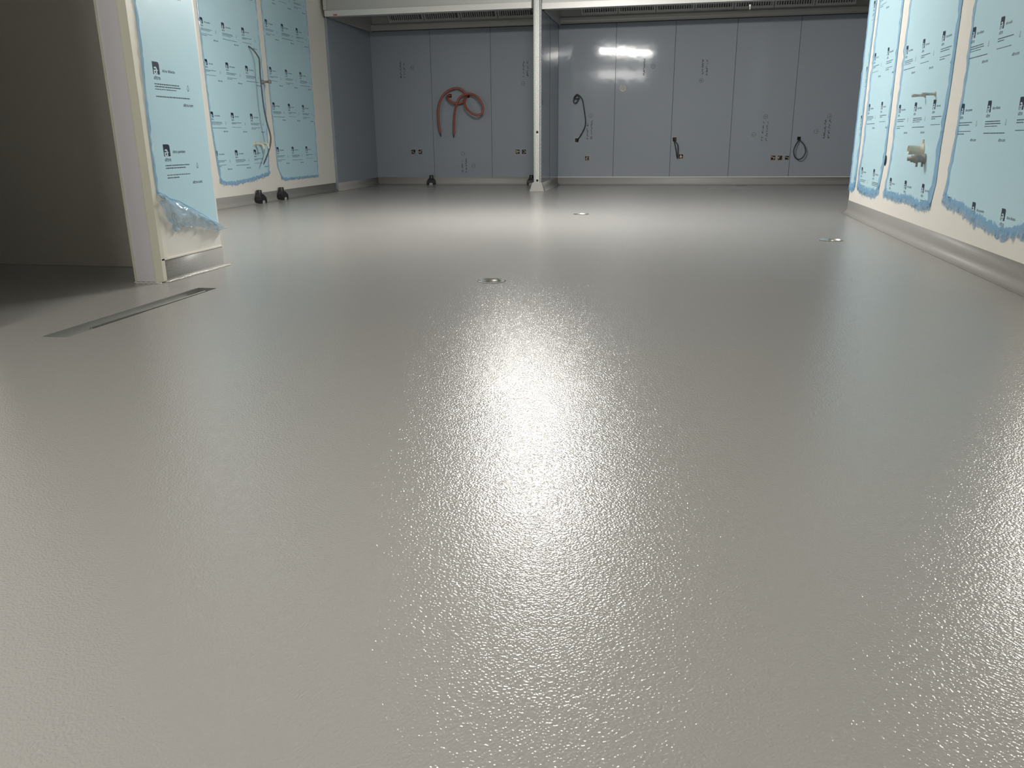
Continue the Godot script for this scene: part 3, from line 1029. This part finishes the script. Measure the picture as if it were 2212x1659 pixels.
func build_films() -> void:
	var right := Vector3.RIGHT
	var left := Vector3.LEFT
	# u on the left walls = -z, on the right wall = +z
	film_sheet({at = Vector3(XN, 0, 0), u = Vector3.FORWARD, n = right, seed = 3, top = 2.30,
		left = [[0.38, 3.322], [0.64, 3.322], [1.02, 3.345], [2.3, 3.348]], right = [[0.2, 3.795], [2.3, 3.79]],
		bottom = [[3.32, 0.40], [3.37, 0.375], [3.52, 0.33], [3.66, 0.27], [3.80, 0.205]], box = [3.30, 3.82, 0.18],
		cols = [3.417], rows = [1.795, 1.435, 0.967, 0.613], first = 0, edge = [0.016, 0.0, 0.0], flare = [0.3, 0.0], jag = 0.0, bits = 0, bit_size = 1.0,
		label = "narrow printed blue film on the short doorway wall, torn diagonally at the foot"})
	film_sheet({at = Vector3(XL, 0, 0), u = Vector3.FORWARD, n = right, seed = 4, top = 2.52,
		left = [[0.22, 7.30], [0.318, 7.255], [0.44, 7.245], [0.70, 7.22], [1.0, 7.213], [2.6, 7.205]], right = [[0.25, 8.25], [0.325, 8.268], [0.45, 8.285], [1.03, 8.33], [2.6, 8.315]],
		bottom = [[7.25, 0.26], [7.35, 0.235], [7.48, 0.226], [7.75, 0.24], [7.97, 0.256], [8.21, 0.285], [8.28, 0.30]], box = [7.15, 8.36, 0.15],
		cols = [7.226, 7.597, 7.972], rows = [2.54, 2.183, 1.717, 1.360, 0.898, 0.543], first = 2, edge = [0.022, 0.020, 0.030], flare = [1.0, 0.8], jag = 0.022, bits = 16, bit_size = 1.0,
		label = "printed blue film on the left wall behind the hanging grey cable"})
	film_sheet({at = Vector3(XL, 0, 0), u = Vector3.FORWARD, n = right, seed = 5, top = 2.52,
		left = [[0.22, 8.56], [0.25, 8.53], [0.35, 8.465], [0.55, 8.458], [1.03, 8.443], [2.6, 8.425]], right = [[0.20, 9.507], [1.07, 9.522], [2.6, 9.53]],
		bottom = [[8.53, 0.235], [8.62, 0.215], [8.98, 0.215], [9.51, 0.214]], box = [8.38, 9.58, 0.15],
		cols = [8.483, 8.850, 9.212], rows = [2.22, 1.859, 1.388, 1.028, 0.562], first = 1, edge = [0.016, 0.012, 0.022], flare = [0.6, 0.2], jag = 0.016, bits = 10, bit_size = 0.6,
		label = "printed blue film on the left wall nearest the grey bay, whole at the sides"})
	# right wall, from the far end towards the room
	film_sheet({at = Vector3(XR, 0, 0), u = Vector3.BACK, n = left, seed = 6, top = 2.52,
		left = [[0.25, -7.297], [2.6, -7.292]], right = [[0.2, -7.10], [0.57, -7.088], [1.06, -7.10], [1.6, -7.065], [2.6, -7.05]],
		bottom = [[-7.30, 0.215], [-7.20, 0.20], [-7.10, 0.23]], box = [-7.32, -7.02, 0.15],
		cols = [-7.165], rows = [1.97, 1.612, 1.138, 0.774, 0.30], first = 0, edge = [0.012, 0.028, 0.05], flare = [0.8, 0.4], jag = 0.03, bits = 9, bit_size = 1.2,
		label = "narrowest strip of blue film, at the far end of the right wall"})
	film_sheet({at = Vector3(XR, 0, 0), u = Vector3.BACK, n = left, seed = 7, top = 2.52,
		left = [[0.2, -6.93], [0.35, -7.02], [0.5, -6.96], [1.09, -6.965], [2.6, -6.975]], right = [[0.2, -6.33], [0.3, -6.27], [0.49, -6.215], [1.0, -6.228], [1.5, -6.238], [2.6, -6.24]],
		bottom = [[-7.0, 0.25], [-6.9, 0.215], [-6.72, 0.205], [-6.5, 0.205], [-6.36, 0.215], [-6.28, 0.25]], box = [-7.08, -6.18, 0.15],
		cols = [-6.93, -6.525], rows = [2.04, 1.68, 1.215, 0.852, 0.383], first = 1, edge = [0.038, 0.032, 0.05], flare = [1.0, 0.9], jag = 0.035, bits = 16, bit_size = 1.0,
		label = "blue film sheet with two printed columns on the right wall, by the round black hole"})
	film_sheet({at = Vector3(XR, 0, 0), u = Vector3.BACK, n = left, seed = 8, top = 2.52,
		left = [[0.2, -6.12], [0.3, -6.115], [0.45, -6.06], [0.94, -6.05], [2.6, -6.045]], right = [[0.2, -5.05], [0.36, -4.99], [0.53, -5.0], [0.86, -4.975], [1.3, -4.98], [2.6, -4.985]],
		bottom = [[-6.13, 0.235], [-6.0, 0.225], [-5.8, 0.225], [-5.5, 0.232], [-5.25, 0.215], [-5.03, 0.23]], box = [-6.20, -4.92, 0.15],
		cols = [-6.012, -5.636, -5.248], rows = [2.0, 1.64, 1.175, 0.813, 0.344], first = 0, edge = [0.030, 0.052, 0.045], flare = [0.3, 1.2], jag = 0.03, bits = 22, bit_size = 0.9,
		label = "blue film sheet behind the white waste pipe on the right wall"})
	film_sheet({at = Vector3(XR, 0, 0), u = Vector3.BACK, n = left, seed = 9, top = 2.52,
		left = [[0.2, -4.79], [0.30, -4.82], [0.40, -4.80], [0.58, -4.77], [0.87, -4.752], [1.27, -4.77], [2.6, -4.78]], right = [[0.2, -3.66], [2.6, -3.66]],
		bottom = [[-4.82, 0.30], [-4.72, 0.275], [-4.54, 0.262], [-4.35, 0.235], [-4.07, 0.205], [-3.92, 0.198], [-3.74, 0.230], [-3.66, 0.24]], box = [-4.88, -3.60, 0.15],
		cols = [-4.744, -4.370, -3.991], rows = [1.96, 1.60, 1.135, 0.772, 0.304], first = 0, edge = [0.034, 0.04, 0.042], flare = [0.4, 0.6], jag = 0.035, bits = 20, bit_size = 1.1,
		label = "largest blue film sheet on the right wall, ragged along a slanting foot"})
	# crumpled flap hanging from the torn film on the short wall
	var flap := thing("film_flap", Vector3(XN, 0, -3.58), "crumpled clear blue film flap hanging over the white doorway wall", "film")
	var wob := FastNoiseLite.new()
	wob.seed = 12
	wob.frequency = 9.0
	var st := start(false)
	var top_edge := [[3.325, 0.405], [3.38, 0.385], [3.52, 0.338], [3.66, 0.276], [3.80, 0.212], [3.835, 0.20]]
	var low_edge := [[3.325, 0.365], [3.38, 0.27], [3.42, 0.215], [3.46, 0.235], [3.56, 0.228], [3.68, 0.208], [3.78, 0.180], [3.835, 0.186]]
	var cols := 46
	var rows := 16
	var g := []
	for i in cols + 1:
		var u := lerpf(3.325, 3.835, float(i) / cols)
		var line := []
		for j in rows + 1:
			var s := float(j) / rows
			var y := lerpf(along(top_edge, u), along(low_edge, u) + 0.006 * wob.get_noise_2d(u * 4.0, 3.0), s)
			var o := 0.006 + 0.030 * sin(PI * min(s * 1.1, 1.0)) + 0.022 * wob.get_noise_2d(u * 2.0 + y * 1.2, y * 5.0) * (0.4 + s)
			line.append(Vector3(max(o, 0.004), y, 3.58 - u))
		g.append(line)
	for i in cols:
		for j in rows: quad(st, g[i][j], g[i + 1][j], g[i + 1][j + 1], g[i][j + 1], right)
	build(st, "crumpled_sheet", mats.film_clear, flap)
	st = start(false)
	var roll := []
	for i in 15:
		var u := lerpf(3.325, 3.835, i / 14.0)
		roll.append(Vector3(0.010 + 0.004 * sin(i * 1.7), along(top_edge, u) + 0.003 * sin(i * 2.1), 3.58 - u))
	tube(st, roll, 0.0035, 6)
	build(st, "rolled_edge", mats.film_clear, flap)

func build_fittings() -> void:
	# socket and cable boxes in the back wall
	var g := "metal boxes let into the grey back wall"
	back_box(-3.744, 0.460, 0.070, mats.steel_rough, "metal box low beside the bay's corner, the one nearer that corner", g)
	back_box(-3.639, 0.4595, 0.070, mats.steel_rough, "metal box low beside the bay's corner, the one nearer the orange conduits", g)
	back_box(-2.208, 0.450, 0.070, mats.steel_rough, "metal box of the pair by the steel post, the one further from it", g)
	back_box(-2.115, 0.4495, 0.070, mats.steel_rough, "metal box of the pair by the steel post, the one next to it", g)
	back_box(-1.2245, 0.3567, 0.064, mats.copper, "single low box with pale wires under the hanging looped cable", g)
	back_box(0.056, 0.374, 0.064, mats.copper, "single low box with pale wires beside the two short cable tails", g)
	back_box(1.260, 0.3495, 0.064, mats.copper, "brass box of the low row of three, furthest from the cable loop", g)
	back_box(1.349, 0.349, 0.064, mats.copper, "brass box in the middle of the low row of three", g)
	back_box(1.437, 0.3485, 0.056, mats.grey_plastic, "grey box of the low row of three, next to the cable loop", g)
	back_box(-1.370, 0.598, 0.064, mats.steel_rough, "metal box where the long hanging black cable ends", g, false)
	back_box(-0.040, 0.598, 0.064, mats.steel_rough, "metal box from which two short cable tails hang", g, false)
	back_box(1.567, 0.594, 0.045, mats.black_plastic, "small black box from which the cable loop hangs", g, false)
	back_box(-3.168, 1.213, 0.060, mats.steel_rough, "metal box high on the wall where the arching orange conduit starts", g, false)
	back_box(-2.908, 1.208, 0.060, mats.steel_rough, "metal box high on the wall behind the looped orange conduit", g, false)
	# orange conduits: pixel positions on a close-up of the wall, a little in front of it
	var spot := func(cx: float, cy: float, out: float) -> Vector3:
		return on_z(920 + cx / 11.85, 170 + cy / 11.85, ZB + out)
	var a := []
	for q in [[640, 430, -0.01], [545, 455, 0.05], [585, 540, 0.09], [680, 610, 0.10], [800, 640, 0.09], [930, 600, 0.08], [1005, 520, 0.07], [1025, 430, 0.06], [965, 330, 0.06], [870, 262, 0.07], [760, 243, 0.075], [600, 292, 0.08], [455, 410, 0.085], [362, 580, 0.09], [318, 800, 0.085], [318, 1000, 0.075], [335, 1210, 0.06], [370, 1390, 0.05]]: a.append(spot.call(q[0], q[1], q[2]))
	conduit(a, "orange conduit arching over from its box and hanging down, the left of two")
	a = []
	for q in [[1095, 435, -0.01], [1045, 440, 0.05], [1000, 530, 0.10], [990, 640, 0.13], [1050, 770, 0.15], [1180, 888, 0.16], [1320, 935, 0.16], [1430, 890, 0.15], [1463, 750, 0.14], [1400, 580, 0.135], [1270, 440, 0.125], [1120, 388, 0.115], [960, 422, 0.11], [850, 505, 0.115], [790, 640, 0.12], [745, 850, 0.10], [722, 1100, 0.08], [715, 1420, 0.06]]: a.append(spot.call(q[0], q[1], q[2]))
	conduit(a, "orange conduit with a full round loop, its end hanging straight down")
	# black cables
	var p := func(x: float, y: float, out: float) -> Vector3: return on_z(x, y, ZB + out)
	var pts := []
	for q in [[1246, 304, -0.01], [1250, 299, 0.02], [1258, 286, 0.03], [1264, 272, 0.03], [1264.5, 256, 0.035], [1261, 232, 0.04], [1258, 216, 0.04], [1253, 208, 0.045], [1247, 205, 0.05], [1241, 211, 0.05], [1239, 219, 0.05], [1242, 223, 0.05], [1247, 219, 0.055], [1250, 210, 0.055], [1247, 204, 0.05], [1242, 208, 0.045], [1240, 213, 0.045], [1249, 213, 0.045]]: pts.append(p.call(q[0], q[1], q[2]))
	cable("power_cable", pts, 0.0075, mats.cable, "long black cable rising from its box to a small coil on the grey wall", "cable", "black cables on the back wall")
	for e in [[-1.2, "straighter of two short black cable tails hanging from one wall box"], [4.5, "more bowed of two short black cable tails hanging from one wall box"]]:
		pts = []
		for q in [[1455.5, 300, -0.01], [1456 + e[0] * 0.3, 304, 0.03], [1459 + e[0], 312, 0.04], [1461 + e[0] * 0.8, 324, 0.035], [1462.5 + e[0] * 0.35, 339, 0.03 + e[0] * 0.004]]: pts.append(p.call(q[0], q[1], q[2]))
		cable("power_cable", pts, 0.007, mats.cable, e[1], "cable", "black cables on the back wall")
	pts = []
	for q in [[1726, 299, -0.01], [1725.5, 303, 0.03], [1719, 313, 0.06], [1714.5, 326, 0.07], [1717, 339, 0.07], [1725, 344.5, 0.07], [1734, 340, 0.065], [1740, 328, 0.06], [1737, 314, 0.05], [1729, 304, 0.03], [1727, 300, -0.01]]: pts.append(p.call(q[0], q[1], q[2]))
	cable("power_cable", pts, 0.0075, mats.cable, "black cable loop hanging in a drop shape from a small box", "cable", "black cables on the back wall")
	# pipe sleeve in the back wall
	var at := on_z(1345.5, 190.5, ZB)
	var t := thing("pipe_sleeve", at, "round pipe sleeve with a white ring in the grey wall", "pipe")
	var st := start(false)
	lathe(st, Vector3.ZERO, Vector3.BACK, [[0.0, 0.034], [0.010, 0.034], [0.010, 0.044], [0.0, 0.046]], 24)
	build(st, "collar", mats.cap, t)
	st = start(false)
	lathe(st, Vector3.ZERO, Vector3.BACK, [[0.001, 0.0], [0.001, 0.034]], 24)
	build(st, "sleeve_inside", mats.grey_plastic, t)
	# black waste fittings
	pipe_fitting(Vector3(XL + 0.04, 0.0, -7.93), Vector3.RIGHT, "black waste fitting at the foot of the left wall, below the cabled film")
	pipe_fitting(Vector3(XL + 0.04, 0.0, -8.43), Vector3.RIGHT, "black waste fitting at the foot of the left wall, towards the grey bay")
	pipe_fitting(Vector3(-3.475, 0.0, ZB + 0.04), Vector3.BACK, "black waste fitting at the foot of the grey wall under the conduits")
	pipe_fitting(Vector3(-2.005, 0.0, ZB + 0.04), Vector3.BACK, "black waste fitting at the foot of the grey wall beside the steel post")
	# grey cable with its clip on the left wall
	pts = []
	for q in [[536, 100, -0.005], [540, 102, 0.02], [549, 110, 0.05], [558.5, 124, 0.08], [560.5, 133, 0.085], [562, 160, 0.08], [565, 190, 0.08], [569, 225, 0.085], [575, 258, 0.095], [583, 287, 0.11], [585, 303, 0.115], [581, 325, 0.10], [571, 351, 0.08]]: pts.append(on_x(q[0], q[1], XL + q[2]))
	cable("wall_cable", pts, 0.0078, mats.grey_cable, "thick grey cable bowing down in front of the printed left wall film", "cable")
	at = on_x(566, 177, XL + 0.004)
	t = thing("pipe_clip", at, "grey pipe clip holding the thick cable on the left wall", "clip")
	st = start(false)
	lathe(st, Vector3.ZERO, Vector3.RIGHT, [[0.0, 0.022], [0.012, 0.022], [0.014, 0.012], [0.075, 0.012], [0.078, 0.020], [0.098, 0.020], [0.10, 0.0]], 16)
	build(st, "stem", mats.grey_plastic, t)
	# ivory pipe tails on the left wall
	for q in [[550, 311, "ivory pipe tail with a bent end low on the left wall, clear of the cable"], [560, 310, "ivory pipe tail with a bent end behind the lower bow of the thick cable"]]:
		at = on_x(q[0], q[1], XL + 0.003)
		t = thing("pipe_tail", at, q[2], "pipe", "ivory pipe tails")
		st = start(false)
		lathe(st, Vector3.ZERO, Vector3.RIGHT, [[0.0, 0.024], [0.008, 0.024], [0.010, 0.014]], 16)
		build(st, "flange", mats.ivory, t)
		st = start(false)
		tube(st, smooth_path([Vector3(0, 0, 0), Vector3(0.05, 0, 0), Vector3(0.085, -0.006, 0), Vector3(0.10, -0.03, 0), Vector3(0.10, -0.05, 0)], 4), 0.013, 12)
		build(st, "elbow", mats.ivory, t)
	# fittings on the right wall
	at = on_x(1993, 324, XR - 0.003)
	t = thing("waste_pipe", at, "white waste pipe stub with flange standing out of the right wall film", "pipe")
	st = start(false)
	lathe(st, Vector3.ZERO, Vector3.LEFT, [[0.0, 0.040], [0.006, 0.040], [0.010, 0.030], [0.026, 0.0265], [0.080, 0.0265], [0.080, 0.0225], [0.010, 0.0225]], 24)
	build(st, "stub", mats.ivory, t)
	st = start()
	box(st, Vector3(-0.008, 0.034, -0.010), Vector3(0.0, 0.060, 0.010))
	build(st, "lug", mats.ivory, t)
	st = start()
	box(st, Vector3(-0.008, -0.062, -0.012), Vector3(0.0, -0.034, 0.010))
	build(st, "lug", mats.ivory, t)
	st = start(false)
	lathe(st, Vector3(-0.05, 0, 0), Vector3.LEFT, [[0.0, 0.0], [0.0, 0.0224]], 20)
	build(st, "bore", mats.grey_plastic, t)
	at = on_x(1998, 343, XR - 0.003)
	t = thing("service_valve", at, "grey ribbed service valve below the white waste pipe", "valve")
	st = start(false)
	lathe(st, Vector3.ZERO, Vector3.LEFT, [[0.0, 0.030], [0.010, 0.030], [0.012, 0.021], [0.036, 0.021], [0.038, 0.025], [0.058, 0.025], [0.062, 0.020], [0.076, 0.020], [0.078, 0.012], [0.096, 0.012], [0.096, 0.0]], 18)
	build(st, "body", mats.grey_plastic, t)
	for k in 2:
		st = start(false)
		tube(st, [Vector3(-0.012 - 0.03 * k, -0.02, 0), Vector3(-0.012 - 0.03 * k, -0.046, 0.002)], 0.006, 8)
		build(st, "drip_leg", mats.grey_plastic, t)
	for q in [[1999, 206, "thin steel pipe tail above the white waste pipe, further from the room"], [2021, 203, "thin steel pipe tail above the white waste pipe, nearer the wide film"]]:
		at = on_x(q[0], q[1], XR - 0.003)
		t = thing("pipe_tail", at, q[2], "pipe", "thin steel pipe tails on the right wall")
		st = start(false)
		lathe(st, Vector3.ZERO, Vector3.LEFT, [[0.0, 0.013], [0.004, 0.013], [0.005, 0.0075], [0.05, 0.0075], [0.05, 0.009], [0.075, 0.009], [0.075, 0.0]], 12)
		build(st, "tube", mats.steel_rough, t)
	at = on_x(1913, 347, XR)
	t = thing("wall_hole", at, "round black hole in the bare white strip of the right wall", "hole")
	st = start(false)
	lathe(st, Vector3.ZERO, Vector3.LEFT, [[0.001, 0.0], [0.001, 0.034]], 24)
	build(st, "bore", mats.black, t)
	st = start(false)
	lathe(st, Vector3.ZERO, Vector3.LEFT, [[0.0, 0.034], [0.0018, 0.034], [0.0018, 0.036], [0.0, 0.037]], 24)
	build(st, "cut_rim", mats.grey_plastic, t)

func conduit(pts: Array, label: String) -> void:
	var o := pts[0] as Vector3
	var t := thing("conduit", o, label, "conduit", "orange conduits on the back wall")
	var p := []
	for q in pts: p.append(q - o)
	var path := smooth_path(p, 14)
	var st := start(false)
	var rings := []
	for i in path.size():      # ribbed wall
		var d: Vector3 = path[min(i + 1, path.size() - 1)] - path[max(i - 1, 0)]
		rings.append(ring_at(path[i], d, 0.0165 if i % 2 else 0.0145, 10, Vector3(0.31, 0.2, 0.9).normalized()))
	loft(st, rings)
	build(st, "sheath", mats.conduit, t)
	var e: Vector3 = path[-1]
	var d: Vector3 = (path[-1] - path[-2]).normalized()
	st = start(false)
	tube(st, [e - d * 0.005, e + d * 0.02, e + d * 0.045], 0.007, 8)
	build(st, "cable_end", mats.cable, t)
